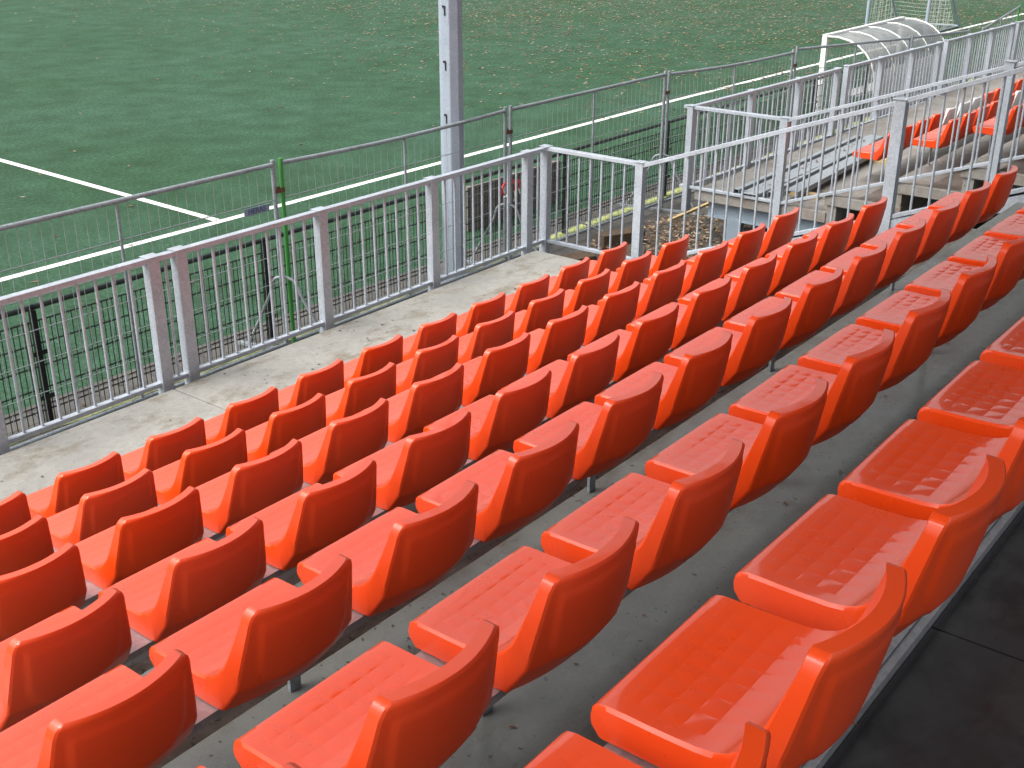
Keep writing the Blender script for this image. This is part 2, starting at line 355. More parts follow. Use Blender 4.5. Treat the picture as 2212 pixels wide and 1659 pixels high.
# ------------------------------------------------------------------ the chair
def chair_meshes():
    # stations of the moulded shell: inner (y,z), outer (y,z), half width, sag
    st = [(.408, -.312, .400, -.325, .222, 0, 0), (.416, -.298, .392, -.325, .226, 0, 0), (.418, -.280, .385, -.325, .228, 0, 0), (.414, -.262, .375, -.325, .229, 0, 0),
          (.404, -.251, .360, -.325, .230, .0, 0), (.385, -.246, .345, -.325, .230, .002, 0), (.345, -.245, .305, -.325, .230, .006, 0), (.30, -.245, .27, -.325, .230, .008, 0),
          (.25, -.244, .235, -.326, .230, .009, 0), (.20, -.242, .195, -.328, .230, .009, 0), (.165, -.237, .165, -.329, .230, .006, .004),
          (.138, -.226, .138, -.330, .229, .002, .012), (.119, -.210, .118, -.3305, .2265, 0, .021), (.117, -.208, .113, -.331, .226, 0, .022), (.116, -.207, .110, -.326, .2258, 0, .022), (.100, -.184, .086, -.290, .221, 0, .030),
          (.088, -.155, .060, -.249, .215, 0, .036), (.077, -.120, .046, -.190, .207, 0, .040), (.066, -.085, .034, -.130, .199, 0, .042),
          (.056, -.052, .023, -.075, .191, 0, .043), (.050, -.030, .015, -.036, .186, 0, .043), (.048, -.014, .010, -.016, .179, 0, .043),
          (.047, -.006, .0085, -.007, .170, 0, .043), (.045, .000, .011, -.001, .161, 0, .042)]
    fine = []
    for k in range(len(st)-1):
        n_ = 4 if k >= 13 and k < len(st)-4 else 1
        for i in range(n_): fine.append(tuple(a*(1-i/n_)+c*i/n_ for a, c in zip(st[k], st[k+1])))
    st = fine + [st[-1]]
    NU = 48
    def inner(k, u):
        y, z, oy, oz, w, sz, sy = st[k]
        return Vector((u*w, y - sy*(1-u*u), z - sz*(1-u*u)**.8 if abs(u) < 1 else z))
    def outer(k, u):
        y, z, oy, oz, w, sz, sy = st[k]
        x = u*w; dep = 0
        if k >= 11:
            q = math.sqrt((x/.158)**2 + (max(0, -.175-oz)/.125)**2)
            e_ = max(0, min(1, (1.03-q)/.09)); e_ = e_*e_*(3-2*e_)
            dep = (.041*min(1, (k-10)/6))*(1-u*u) + .006*e_*max(0, min(1, (-.03-oz)/.03))
        else: dep = 0
        return Vector((x, oy - dep, oz))
    us = [-1 + 2*i/NU for i in range(NU+1)]
    V = []; rows = []
    for k in range(len(st)):
        w = st[k][4]; row = []
        e = 1-.006/w
        ul = [-e] + us[1:-1] + [e]
        for u in ul: row.append(inner(k, u))
        ci, co = inner(k, 1), outer(k, 1)
        i1, o1 = ci.lerp(co, .14 if k > 10 else .10), ci.lerp(co, .93)
        row.append(Vector((w, i1.y, i1.z))); row.append(Vector((w, o1.y, o1.z)))
        for u in reversed(ul): row.append(outer(k, u))
        row.append(Vector((-w, o1.y, o1.z))); row.append(Vector((-w, i1.y, i1.z)))
        rows.append(row)
    n = len(rows[0]); me_v = [v for r_ in rows for v in r_]; F = []; part = []
    for k in range(len(rows)-1):
        for i in range(n):
            F.append((k*n+i, k*n+(i+1) % n, (k+1)*n+(i+1) % n, (k+1)*n+i)); part.append(0 if k < 11 else 1)
    # caps: front lip and top edge, stitched across
    ni = NU+1
    def cap(k, flip, p):
        base = k*n
        a = [base+i for i in range(ni)]; bb = [base+ni+2+i for i in range(ni)][::-1]
        for i in range(ni-1):
            q = (a[i], a[i+1], bb[i+1], bb[i]); F.append(q if flip else q[::-1]); part.append(p)
        q = (a[-1], base+ni, base+ni+1, bb[-1]); F.append(q if flip else q[::-1]); part.append(p)
        q = (a[0], bb[0], base+ni+2+ni, base+ni+3+ni); F.append(q if flip else q[::-1]); part.append(p)
    cap(0, False, 0); cap(len(rows)-1, True, 1)
    me = bpy.data.meshes.new('whole'); me.from_pydata([tuple(v) for v in me_v], [], F)
    bm = bmesh.new(); bm.from_mesh(me); bmesh.ops.recalc_face_normals(bm, faces=bm.faces); bm.to_mesh(me); 
    bm.normal_update(); bm.faces.ensure_lookup_table()
    ct = math.cos(R(36)); ln = []
    for fc in bm.faces:
        row = []
        for v in fc.verts:
            n_ = Vector((0, 0, 0))
            for g in v.link_faces:
                if g.normal.dot(fc.normal) > ct: n_ += g.normal*g.calc_area()
            row.append(n_.normalized())
        ln.append(row)
    faces = [[v.index for v in fc.verts] for fc in bm.faces]; bm.free()
    out = []
    for p, nm in ((0, 'seat'), (1, 'backrest')):
        fs = [fc for i, fc in enumerate(faces) if part[i] == p]
        used = sorted({i for fc in fs for i in fc}); mp = {i: j for j, i in enumerate(used)}
        # origin of the local frame: under the middle of the seat, z=0 on top of the beam
        vs = [me_v[i] + Vector((0, 0, .327)) for i in used]
        q = bpy.data.meshes.new(nm); q.from_pydata([tuple(v) for v in vs], [], [[mp[i] for i in fc] for fc in fs])
        q.polygons.foreach_set('use_smooth', [True]*len(fs))
        q.normals_split_custom_set([tuple(n_) for i, r_ in enumerate(ln) if part[i] == p for n_ in r_])
        q.update(); out.append(q)
    return out
seat_me, back_me = chair_meshes()
def slotted():
    b = MB()     # moulded bolt pockets low on the right-hand margin of the back
    return b
def make_chair(ms, mb_):
    t = thing('stadium_seat', 'x', 'stadium seat')
    s = seat_me.copy(); s.materials.append(ms); k = back_me.copy(); k.materials.append(mb_)
    for nm, me in (('seat', s), ('backrest', k)):
        o = bpy.data.objects.new(nm, me); C.objects.link(o); o.parent = t
    return t
proto_o = make_chair(M['orange_seat'], M['orange']); proto_w = make_chair(M['white'], M['white'])
used = {id(proto_o): False, id(proto_w): False}
def put_chair(proto, x, y, z, label, group, rz=0):
    if not used[id(proto)]: o = proto; used[id(proto)] = True
    else: o = copy_tree(proto)
    o.location = (x, y, z); o.rotation_euler = (random.uniform(-.006, .006), random.uniform(-.008, .008), rz+random.uniform(-.008, .008))
    o['label'] = label; o['group'] = group
    return o
TIP = {'A': (2.524, 5.025, -2.811), 'B': (2.216, 4.271, -2.539), 'C': (1.918, 3.509, -2.25), 'D': (1.627, 2.76, -1.988),
       'E': (1.342, 2.033, -1.719), 'F': (1.589, 1.27, -1.438), 'G': (1.297, .533, -1.137)}
RNG = {'A': (-1, 10), 'B': (-1, 10), 'C': (-1, 11), 'D': (-1, 11), 'E': (-2, 12), 'F': (-1, 11), 'G': (0, 8)}
ROWN = {'A': 'front row beside the bare walkway', 'B': 'second row above the bare walkway', 'C': 'third row above the bare walkway',
        'D': 'fourth and middle row of the near block', 'E': 'fifth row, third row from the viewer',
        'F': 'sixth row, last but one before the viewer', 'G': 'nearest row beside the dark floor'}
ORD = ['first', 'second', 'third', 'fourth', 'fifth', 'sixth', 'seventh', 'eighth', 'ninth', 'tenth', 'eleventh', 'twelfth', 'thirteenth', 'fourteenth', 'fifteenth']
VIS0 = {'A': 0, 'B': 0, 'C': 0, 'D': 0, 'E': -1, 'F': -1, 'G': 0}
for r_, (tx, ty, tz) in TIP.items():
    a, e = RNG[r_]
    for j in range(VIS0[r_], e+1):
        k = j-VIS0[r_]
        if r_ in 'ABCDE' and j == e: lb = 'orange seat at the aisle end, ' + ROWN[r_]
        elif k == 0: lb = 'leftmost orange plastic seat, ' + ROWN[r_]
        else: lb = '%s orange seat from left, %s' % (ORD[k], ROWN[r_])
        put_chair(proto_o, tx+.55*j-.16, ty, tz+H-.327, lb, 'orange seats of the near block')

# seat beams with their feet
def seat_beam(x0, x1, ty, zb, legs, label, group, foot):
    t = thing('seat_beam', label, 'steel beam', (x0, ty, zb), 0, group); L = x1-x0
    b = MB()
    b.box((0, .125, -.006), (L, .375, 0)); b.box((0, .125, -.026), (L, .131, -.0065)); b.box((0, .369, -.026), (L, .375, -.0065))
    b.build('rail', M['beam'], t)
    for lx in legs:
        g = MB(); g.box((lx-x0-.022, .340, -.0265), (lx-x0+.022, .352, -foot)); 
        g.build('leg', M['galv_dark'], t)
    return t
XE = 9.6
for r_, (tx, ty, tz) in TIP.items():
    a, e = RNG[r_]; xr = tx+.55*e+.12
    n = {'A': .3, 'B': .3, 'C': .3, 'D': -.57, 'E': .30, 'F': .32, 'G': .1}[r_]
    legs = [n+1.65*i for i in range(-1, 9) if tx-.9 < n+1.65*i < xr-.05]
    seat_beam(tx+.55*a-.6, xr, ty, tz+H-.327, legs, 'galvanised steel beam carrying the seats of the ' + ROWN[r_], 'beams under the seat rows', .313)

# ------------------------------------------------------------------ grandstand blocks
order = 'ABCDEFG'
def block(x0, x1, name_label, mtop, xe_list=None, seams=()):
    t = thing('grandstand', name_label, 'grandstand', (0, 0, 0))
    zw = -3.66+H
    xs_ = [x0]+list(seams)+[x1]
    for a, b_ in zip(xs_[:-1], xs_[1:]):
        b = MB(); b.box((a+.006, 5.38, zw-.13), (b_-.006, 7.15, zw)); b.build('walkway_slab', M['walk'] if mtop == M['tread'] else mtop, t, .006)
    for i, r_ in enumerate(order):
        tx, ty, tz = TIP[r_]; z = tz-.64+H; yf = ty+.385
        yb = (TIP[order[i+1]][1]+.385) if i < 6 else -.2
        if i == 6: yb = .96
        m_ = mtop
        b = MB(); b.box((x0, yb-.16, z-.12), (x1, yf, z)); b.box((x0+.02, yf-.15, z-.42), (x1-.02, yf-.03, z-.1205)); b.build('tread_slab', m_, t, .006)
        if i < 6:      # dirt washed down against the riser of the step above
            b = MB(); n_ = 60; dx = (x1-x0-.1)/n_
            vs = []
            for q in range(n_+1): vs += [(x0+.05+dx*q, yb-.10, z+.0035), (x0+.05+dx*q, yb+.37+random.uniform(-.03, .02), z+.0035)]
            b.add(vs, [(2*q, 2*q+2, 2*q+3, 2*q+1) for q in range(n_)]); b.build('grime_strip', M['grime'], t)
    return t
s1 = block(-3, XE, 'near stepped concrete grandstand block under seven rows of orange seats', M['tread'], seams=(4.93,))
s2 = block(12.95, 34, 'far stepped concrete grandstand block beyond the open gap, with orange and white seats', M['tread_far'], seams=(20.9,))
for st_, xe in ((s1, XE), (s2, 12.95)):
    sg = -1 if xe < 11 else 1
    # steel frame beneath the open end
    xx = xe - sg*0 + sg*.12
    b = MB(); b.box((xx-.004, 4.6, .415), (xx+.004, 7.0, .60)); b.box((xx-.06, 4.6, .60), (xx+.06, 7.0, .609)); b.box((xx-.06, 4.6, .405), (xx+.06, 7.0, .415)); b.build('steel_beam', M['stringer'], st_)
    for yy in (6.62, 4.75):
        b = MB(); b.box((xx-.06, yy-.11, -.1), (xx-.051, yy+.11, .405)); b.box((xx+.051, yy-.11, -.1), (xx+.06, yy+.11, .405)); b.box((xx-.051, yy-.004, -.1), (xx+.051, yy+.004, .405)); b.build('steel_column', M['stringer'], st_)
    # raking stringer under the stepped slabs, set back from the edge
    b = MB(); q = xe + sg*.9; b.bar((q, 5.3, .62), (q, .8, 2.28), .012, .26); b.build('raking_beam', M['stringer'], st_)
    for yy in (4.3, 2.6, 1.0):
        b = MB(); b.box((q-.05, yy-.05, 0), (q+.05, yy+.05, .6+(5.3-yy)*.369)); b.build('steel_column', M['stringer'], st_)
# dark floor and flashing behind the nearest row
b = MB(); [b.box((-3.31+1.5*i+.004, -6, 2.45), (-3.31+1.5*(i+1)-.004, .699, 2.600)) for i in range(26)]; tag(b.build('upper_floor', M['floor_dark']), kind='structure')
t = thing('edge_flashing', 'dull grey metal flashing strip between nearest seats and the dark floor', 'flashing', (0, 0, 2.624))
b = MB(); b.box((-1, .702, -.06), (9.6, .725, .004)); b.box((-1, .727, 0), (9.6, .765, .009)); b.box((-1, .767, 0), (9.6, .80, .004)); b.build('strip', M['beam'], t)
lf = MB(); leaf_mesh(lf, 2.16, .735, 2.635, .05, .15); tag(lf.build('leaf', M['rust']), 'single wet brown leaf on the metal flashing behind the nearest seats', 'leaf')

# roof and rear wall over the back of the stand (above and behind the viewer)
t = thing('stand_roof', 'dark sheet roof over the rear of the grandstand', 'roof', (0, 0, 0))
b = MB(); b.box((-2.5, -1.2, H+2.9), (40, 4.4, H+3.0)); b.build('roof_sheet', M['roof'], t)
b = MB(); b.box((-2.5, 4.4, H+2.75), (40, 4.5, H+3.05)); b.build('fascia', M['galv_dark'], t)

# ------------------------------------------------------------------ galvanised guard rails
def zt(v): return v+H
def rail_run(t, p, q, drop=1.0, spacing=.143, posts=True, skip0=.05, skip1=.05, zt_off=0):
    """top rail p->q (points on its upper face), bottom rail drop below, balusters between"""
    p, q = Vector(p), Vector(q); d = q-p; L = math.hypot(d.x, d.y)
    up = Vector((0, 0, 1))
    MB().bar(p-up*.02, q-up*.02, .068, .04).build('top_rail', M['galv'], t, .004)
    MB().bar(p-up*(drop+.018), q-up*(drop+.018), .05, .036).build('bottom_rail', M['galv'], t, .004)
    n = max(1, round((L-skip0-skip1)/spacing)); 
    for i in range(1, n):
        a = (skip0 + (L-skip0-skip1)*i/n)/L; c = p+d*a
        MB().tube([(c.x, c.y, c.z-.041), (c.x, c.y, c.z-drop-.002)], .0115, 8, False).build('baluster', M['galv'], t)
def post(t, x, y, ztop, zbot, dx=.10, dy=.08, cap=True):
    b = MB(); b.box((x-dx/2, y-dy/2, zbot), (x+dx/2, y+dy/2, ztop)); 
    if cap: b.box((x-dx/2-.012, y-dy/2-.012, ztop+.0005), (x+dx/2+.012, y+dy/2+.012, ztop+.006))
    return b.build('post', M['galv'], t, .005)
G1 = 'galvanised guard rails of the near block'
YF = 7.26; ZT = zt(-2.62)
def front_section(px, label, group, z0=ZT, slope=0, ends=(0, 0), x0=0, drop=1.0, bot=-3.95):
    t = thing('guard_rail', label, 'guard rail', (px[0], YF, 0), 0, group)
    zf = lambda x: z0 - slope*(x-x0)
    loc = lambda x, z: (x-px[0], 0, z)
    for a, b_ in zip(px[:-1], px[1:]):
        rail_run(t, loc(a, zf(a)), loc(b_, zf(b_)), drop)
    for i, x in enumerate(px): 
        post(t, x-px[0], 0, zf(x)-.001 if False else zf(x)+.001, zt(bot))
    return t
front_section([2.2, 3.55, 4.94], 'galvanised guard rail section at far left, in front of the concrete walkway', G1)
tj = front_section([5.19, 6.66, 8.09, 9.58], 'long galvanised guard rail section passing in front of the tall lighting mast', G1)
# short links between sections
rail_run(tj, (-.25+.05, 0, ZT-.002), (-.05, 0, ZT-.002), 1.0, .10, skip0=0, skip1=0)
t = thing('guard_rail', 'galvanised guard rail turning the corner and climbing the open end of the near block', 'guard rail', (9.9, YF, 0), 0, G1)
YK = 6.085
rail_run(t, (-.27, 0, ZT-.001), (-.0, 0, ZT-.001), 1.0, .11, skip0=.0, skip1=.0)
rail_run(t, (0, .034, ZT+.001), (0, YK-YF, ZT+.001), 1.0, .147)
post(t, 0, 0, ZT+.002, zt(-4.3), .08, .09)
post(t, 0, YK-YF, ZT+.002, zt(-4.3), .08, .09)
def zs(y): return zt(-2.628) + (YK-y)*.3559
rail_run(t, (0, YK-YF-.03, zs(YK)), (0, 3.55-YF, zs(3.55)), 1.0, .149)
rail_run(t, (0, 3.55-YF, zs(3.55)), (0, .9-YF, zs(3.55)+(3.55-.9)*.385), 1.0, .149)
post(t, 0, 3.55-YF, zs(3.55)+.004, zt(-3.2), .09, .10); post(t, 0, .9-YF, zs(3.55)+(3.55-.9)*.385+.004, zt(-2.4), .09, .10)
MB().bar((-.0, 5.0-YF, zs(5.0)-1.13), (-.0, .6-YF, zs(.6)-1.06), .06, .11).build('base_channel', M['galv'], t)
# far block
X2 = 12.95; SL = .0115
G2 = 'galvanised guard rails of the far block'
front_section([12.95, 14.56, 16.01, 17.34], 'galvanised guard rail section at near corner of the far block, behind steel planks', G2, slope=SL, x0=12.95)
front_section([17.69, 19.07, 20.46, 21.76], 'galvanised guard rail section in front of the white dugout', G2, slope=SL, x0=12.95)
front_section([22.13, 23.47, 24.75, 26.1], 'galvanised guard rail section in front of the goal net', G2, slope=SL, x0=12.95)
front_section([26.4, 27.75, 29.1, 30.4], 'furthest galvanised guard rail section, at the top right corner', G2, slope=SL, x0=12.95)
t = thing('guard_rail', 'galvanised guard rail along the open end of the far block, by stacked planks', 'guard rail', (X2, YF, 0), 0, G2)
YK2 = 6.0
rail_run(t, (0, .10, ZT+.002), (0, YK2-YF, ZT+.002), 1.0, .147)
post(t, 0, YK2-YF, ZT+.003, zt(-4.2), .08, .09)
def zs2(y): return zt(-2.625) + (YK2-y)*.347
rail_run(t, (0, YK2-YF-.03, zs2(YK2)), (0, 3.56-YF, zs2(3.56)), 1.0, .149)
rail_run(t, (0, 3.56-YF, zs2(3.56)), (0, 1.5-YF, zs2(1.5)), 1.0, .149)
post(t, 0, 3.56-YF, zs2(3.56)+.03, zt(-3.2), .10, .10)

# ------------------------------------------------------------------ far block seats
X_A = [14.10+.515*i for i in range(11)]
colA = 'oooowwwoooo'
WO = {'o': (proto_o, 'orange'), 'w': (proto_w, 'white')}
zc = lambda r_: TIP[r_][2]+H-.327
def far_row(r_, xs_, cols, rowname):
    y = TIP[r_][1]; cnt = {'o': 0, 'w': 0}; tot = {c: cols.count(c) for c in 'ow'}
    for x, c in zip(xs_, cols):
        cnt[c] += 1; pr_, cn = WO[c]
        if tot[c] == 1: lb = 'only %s seat, %s' % (cn, rowname)
        else: lb = '%s plastic seat, %s %s one from left, %s' % (cn, ORD[cnt[c]-1], cn, rowname)
        put_chair(pr_, x-.16, y, zc(r_), lb, 'seats of the far block')
far_row('A', X_A, colA, 'front row of the far block')
far_row('B', [13.95+.50*i for i in range(7)], 'oooooww'[:4]+'oww', 'second row of the far block')
far_row('C', [13.62+.50*i for i in range(3)], 'ooo', 'third row of the far block')
for r_, a, n in (('A', 13.7, 5.9), ('B', 13.56, 4.0), ('C', 13.24, 2.4)):
    seat_beam(a+.1, a+n, TIP[r_][1], zc(r_), [a+.5+1.65*i for i in range(int(n/1.65)+1)], {'A': 'galvanised beam under the front row of the far block', 'B': 'galvanised beam under the second row of the far block', 'C': 'galvanised beam under the third row of the far block'}[r_], 'beams under the seat rows', .313)

# galvanised channels stacked on the far walkway
def plank(p, q, wd, hh, label):
    t = thing('steel_plank', label, 'steel plank', (0, 0, 0), 0, 'steel planks lying on the far walkway')
    p, q = Vector(p), Vector(q); d = (q-p).normalized(); sd = Vector((d.y, -d.x, 0))
    b = MB(); b.bar(p, q, wd, .006)
    b.build('plate', M['plank'], t)
    for s in (-1, 1):
        MB().bar(p+sd*s*(wd/2-.003)-Vector((0, 0, hh/2+.0035)), q+sd*s*(wd/2-.003)-Vector((0, 0, hh/2+.0035)), .006, hh).build('flange', M['galv_dark'], t)
zp = zt(-3.66)
plank((12.98, 6.58, zp+.085), (17.1, 6.72, zp+.085), .07, .07, 'narrow galvanised steel channel, nearest the rail, on the far walkway')
plank((12.9, 6.37, zp+.075), (17.3, 6.52, zp+.075), .21, .06, 'wide galvanised steel plank in the middle of the stack on the far walkway')
plank((13.0, 6.14, zp+.115), (16.6, 6.32, zp+.115), .05, .07, 'thin galvanised channel on edge between two wide planks on the far walkway')
plank((13.15, 5.93, zp+.13), (16.1, 6.10, zp+.13), .17, .06, 'wide galvanised steel plank nearest the orange seats of the far block')
MB_ = MB().bar((13.5, 5.7, zp+.03), (13.5, 6.3, zp+.03), .09, .06); tag(MB_.build('timber_batten', M['wood_pale'], None), 'pale timber batten under the near ends of the steel planks', 'batten')
MB_ = MB().bar((15.9, 5.5, zp+.03), (15.9, 6.3, zp+.03), .09, .06); tag(MB_.build('timber_batten', M['wood_pale'], None), 'pale timber batten under the far ends of the steel planks', 'batten')

# ------------------------------------------------------------------ mobile site fence
YH = 8.40
def site_panel(p, q, label, ztop=1.92, ztop2=None, green=None, zb=.12, mid=True, bent=0):
    ztop2 = ztop if ztop2 is None else ztop2
    p, q = Vector((p[0], p[1], 0)), Vector((q[0], q[1], 0)); d = q-p; L = d.length; an = math.atan2(d.y, d.x)
    t = thing('site_fence_panel', label, 'fence panel', p, an, 'site fence panels along the pitch')
    zf = lambda x: ztop+(ztop2-ztop)*x/L - bent*math.sin(math.pi*x/L)
    n = 8
    MB().tube([(L*i/n, 0, zf(L*i/n)) for i in range(n+1)], .021, 10).build('top_tube', M['galv_dark'], t)
    MB().tube([(0, 0, zb), (L, 0, zb)], .021, 10).build('bottom_tube', M['galv_dark'], t)
    o = []
    for i, x in enumerate((0, L)):
        b = MB().tube([(x, 0, .0), (x, 0, zf(x)+.045)], .021, 10)
        pt = b.build('upright', M['green_paint'] if green == i else M['galv_dark'], t)
        if green == i: pt['label'] = 'bright green painted upright'
    if mid: MB().tube([(L/2, 0, zb), (L/2, 0, zf(L/2))], .014, 8).build('middle_upright', M['galv_dark'], t)
    b = MB(); k = int(L/.1)
    rr = random.Random(int(L*100)+int(p.x*10))
    for i in range(1, k):
        x = L*i/k; wob = rr.uniform(-.008, .008) + (.03*math.exp(-((x-.5)/.3)**2) if bent else 0)
        b.tube([(x, .0, zb), (x+wob, 0, (zb+zf(x))*.62), (x, 0, zf(x))], .0027, 4, False)
    z = ztop-.33; k = 0
    while z > zb+.1:
        b.tube([(0, 0, z), (L, 0, z+(ztop2-ztop))], .0052 if k == 0 else .0040, 5, False); z -= .27; k += 1
    b.build('wire_mesh', M['wire'], t)
    return t
J = [(0.27, 8.36), (3.70, 8.38), (7.20, YH), (10.70, YH), (14.18, 8.37), (17.62, 8.12), (21.0, 7.52), (24.4, 7.60)]
def pp(i, e):
    (x0, y0), (x1, y1) = J[i], J[i+1]; L = math.hypot(x1-x0, y1-y0); a = e/L
    return (x0+(x1-x0)*a, y0+(y1-y0)*a), (x1-(x1-x0)*a, y1-(y1-y0)*a)
PL = {1: 'grey mesh site fence panel at far left carrying a small name plate', 2: 'mesh site fence panel with a green left upright, passing in front of the mast',
      3: 'mesh site fence panel right of the mast, over the gap between the blocks', 4: 'mesh site fence panel with sagging top tube, left of the white dugout panel',
      5: 'mesh site fence panel overlapping the white dugout'}
for i in range(1, 6):
    a, e = pp(i, .05)
    site_panel(a, e, PL[i], 1.91 if i < 4 else 1.90, {4: 1.86, 5: 1.80}.get(i), green={2: 0}.get(i), bent=.03 if i in (2, 4) else 0)
site_panel((21.06, 7.52), (23.9, 7.45), 'mesh site fence panel behind the far guard rail by the goal', 1.80, 1.66, mid=True)
site_panel((24.9, 7.50), (27.2, 7.50), 'tilted mesh site fence panel rising at the top right corner', 1.60, 1.86, green=1)
def joint(i, label):
    x, y = J[i]
    t = thing('fence_clamp', label, 'clamp', (x, y, 1.66), 0, 'rusty clamps joining the site fence panels')
    MB().box((-.055, -.026, -.02), (.055, -.031, .025)).box((-.055, .026, -.02), (.055, .031, .025)).build('plate', M['rust'], t)
    MB().tube([(0, -.05, 0), (0, .05, 0)], .007, 6).build('bolt', M['rust'], t)
for i, lb in ((2, 'rusty clamp joining panels beside the green upright'), (3, 'rusty clamp at the fence joint just right of the mast'), (4, 'rusty clamp at the joint nearest the far block corner'), (5, 'rusty clamp at the joint left of the white dugout')):
    joint(i, 'small ' + lb)
def brace(i, label):
    x, y = J[i]
    t = thing('fence_brace', label, 'brace', (x, y, 0), 0, 'bracing feet of the site fence')
    arch = [(-.33*math.cos(a)*1.0 if abs(math.cos(a)) < .99 else 0, 0, 0) for a in ()]
    pts = [(-.10, .50, .03), (-.06, .16, .62)] + [(-.02+.05*math.cos(R(180-s)), .12*math.cos(R(s)), .72+.09*math.sin(R(s))) for s in range(20, 161, 28)] + [(.06, -.16, .60), (.12, -.52, .03)]
    MB().tube(pts, .016, 8).build('arched_strut', M['galv_dark'], t)
    MB().bar((-.16, .62, .02), (.14, -.62, .02), .05, .03).build('foot_bar', M['galv_dark'], t)
for i, lb in ((2, 'by the green upright'), (3, 'right of the mast, below the red and white tape'), (4, 'in the open gap between the blocks')):
    brace(i, 'grey steel fence brace and foot ' + lb)

# name plate on the fence
t = thing('name_plate', 'small blue grey name plate wired to the site fence left of the green upright', 'sign', (6.895, YH-.035, zt(-2.865)))
MB().box((-.15, 0, -.035), (.15, .004, .035)).build('plate', M['sign_blue'], t)
def text(body, size, m_, parent, loc, rot):
    cu = bpy.data.curves.new('lettering', 'FONT'); cu.body = body; cu.size = size; cu.extrude = .0008; cu.align_x = 'CENTER'; cu.align_y = 'CENTER'
    cu.offset = size*.02
    o = bpy.data.objects.new('tmp', cu); C.objects.link(o)
    dg = bpy.context.evaluated_depsgraph_get(); me = bpy.data.meshes.new_from_object(o.evaluated_get(dg)); bpy.data.objects.remove(o)
    me.materials.clear(); me.materials.append(m_)
    q = bpy.data.objects.new('lettering', me); C.objects.link(q); q.parent = parent; q.location = loc; q.rotation_euler = rot; return q
text('HERAS', .072, M['sign_ink'], t, (0, -.002, 0), (R(90), 0, 0))

# red and white barrier tape
t = thing('barrier_tape', 'knotted red and white barrier tape tied to the fence upright right of the mast', 'tape', (10.63, 8.34, zt(-3.40)))
def strip(pts, wd, m_, nm):
    b = MB(); vs = []
    for p in pts: vs += [(p[0]-wd/2, p[1], p[2]), (p[0]+wd/2, p[1]+.01, p[2])]
    b.add(vs, [(2*i, 2*i+1, 2*i+3, 2*i+2) for i in range(len(pts)-1)])
    o = b.build(nm, m_, t); s = o.modifiers.new('thick', 'SOLIDIFY'); s.thickness = .002; return o
strip([(.10, 0, .10), (.13, -.02, .04), (.12, -.01, -.03)], .055, M['tape_red'], 'red_tail')
strip([(.12, -.01, -.031), (.115, -.03, -.10), (.10, -.02, -.15)], .05, M['tape_white'], 'white_tail')
strip([(.20, .0, .09), (.21, -.02, .03), (.20, -.01, -.02)], .045, M['tape_red'], 'red_tail')
strip([(.20, -.01, -.021), (.21, -.02, -.08)], .04, M['tape_white'], 'white_tail')
MB().tube([(-.06+.06*math.cos(R(a)), -.01, .02+.07*math.sin(R(a))) for a in range(60, 250, 25)], .014, 6).build('red_loop', M['tape_red'], t)
MB().tube([(-.06+.05*math.cos(R(a)), -.01, -.02+.05*math.sin(R(a))) for a in range(240, 390, 25)], .011, 6).build('white_loop', M['tape_white'], t)

# ------------------------------------------------------------------ dark mesh fence
YB = 8.75
def mesh_bay(x0, x1, label, post0=True, post1=False):
    t = thing('mesh_fence_bay', label, 'mesh fence', (x0, YB, 0), 0, 'bays of the dark mesh fence'); L = x1-x0
    top = 1.12
    MB().tube([(-.02, 0, top-.025), (L+.02, 0, top-.025)], .026, 8).build('top_rail', M['black_rail'], t)
    if post0: MB().box((-.02, -.03, 0), (.02, .03, top-.052)).build('post', M['black'], t)
    if post1: MB().box((L-.02, -.03, 0), (L+.02, .03, top-.052)).build('post', M['black'], t)
    b = MB(); n = int(L/.05); za_, zb_ = .06, top-.15
    for i in range(1, n):
        x = L*i/n; b.tube([(x, 0, za_), (x, 0, zb_)], .0046, 4, False)
    z = zb_
    while z > za_-.01:
        for s in (-.006, .006): b.tube([(.02, s, z), (L-.02, s, z)], .0056, 4, False)
        z -= .2
    b.build('mesh_panel', M['black'], t)
    for z in (.30, .70):
        MB().box((-.07, -.04, z-.02), (.07, -.031, z+.02)).build('bracket', M['black'], t)
bays = [(2.26, 4.76, 'behind the leftmost guard rail'), (4.76, 7.26, 'between the far left post and the green upright'), (7.26, 9.68, 'ending at the left side of the mast'),
        (10.05, 12.37, 'starting right of the mast, before the grey board'), (12.37, 14.92, 'facing the open gap between the blocks'), (14.92, 17.45, 'behind the near corner of the far block'),
        (17.45, 19.98, 'left of the white dugout'), (19.98, 22.3, 'ending behind the post of the white dugout')]
for i, (a, e, lb) in enumerate(bays):
    mesh_bay(a, e, 'dark green black wire mesh fence bay ' + lb, True, i in (2, 7))

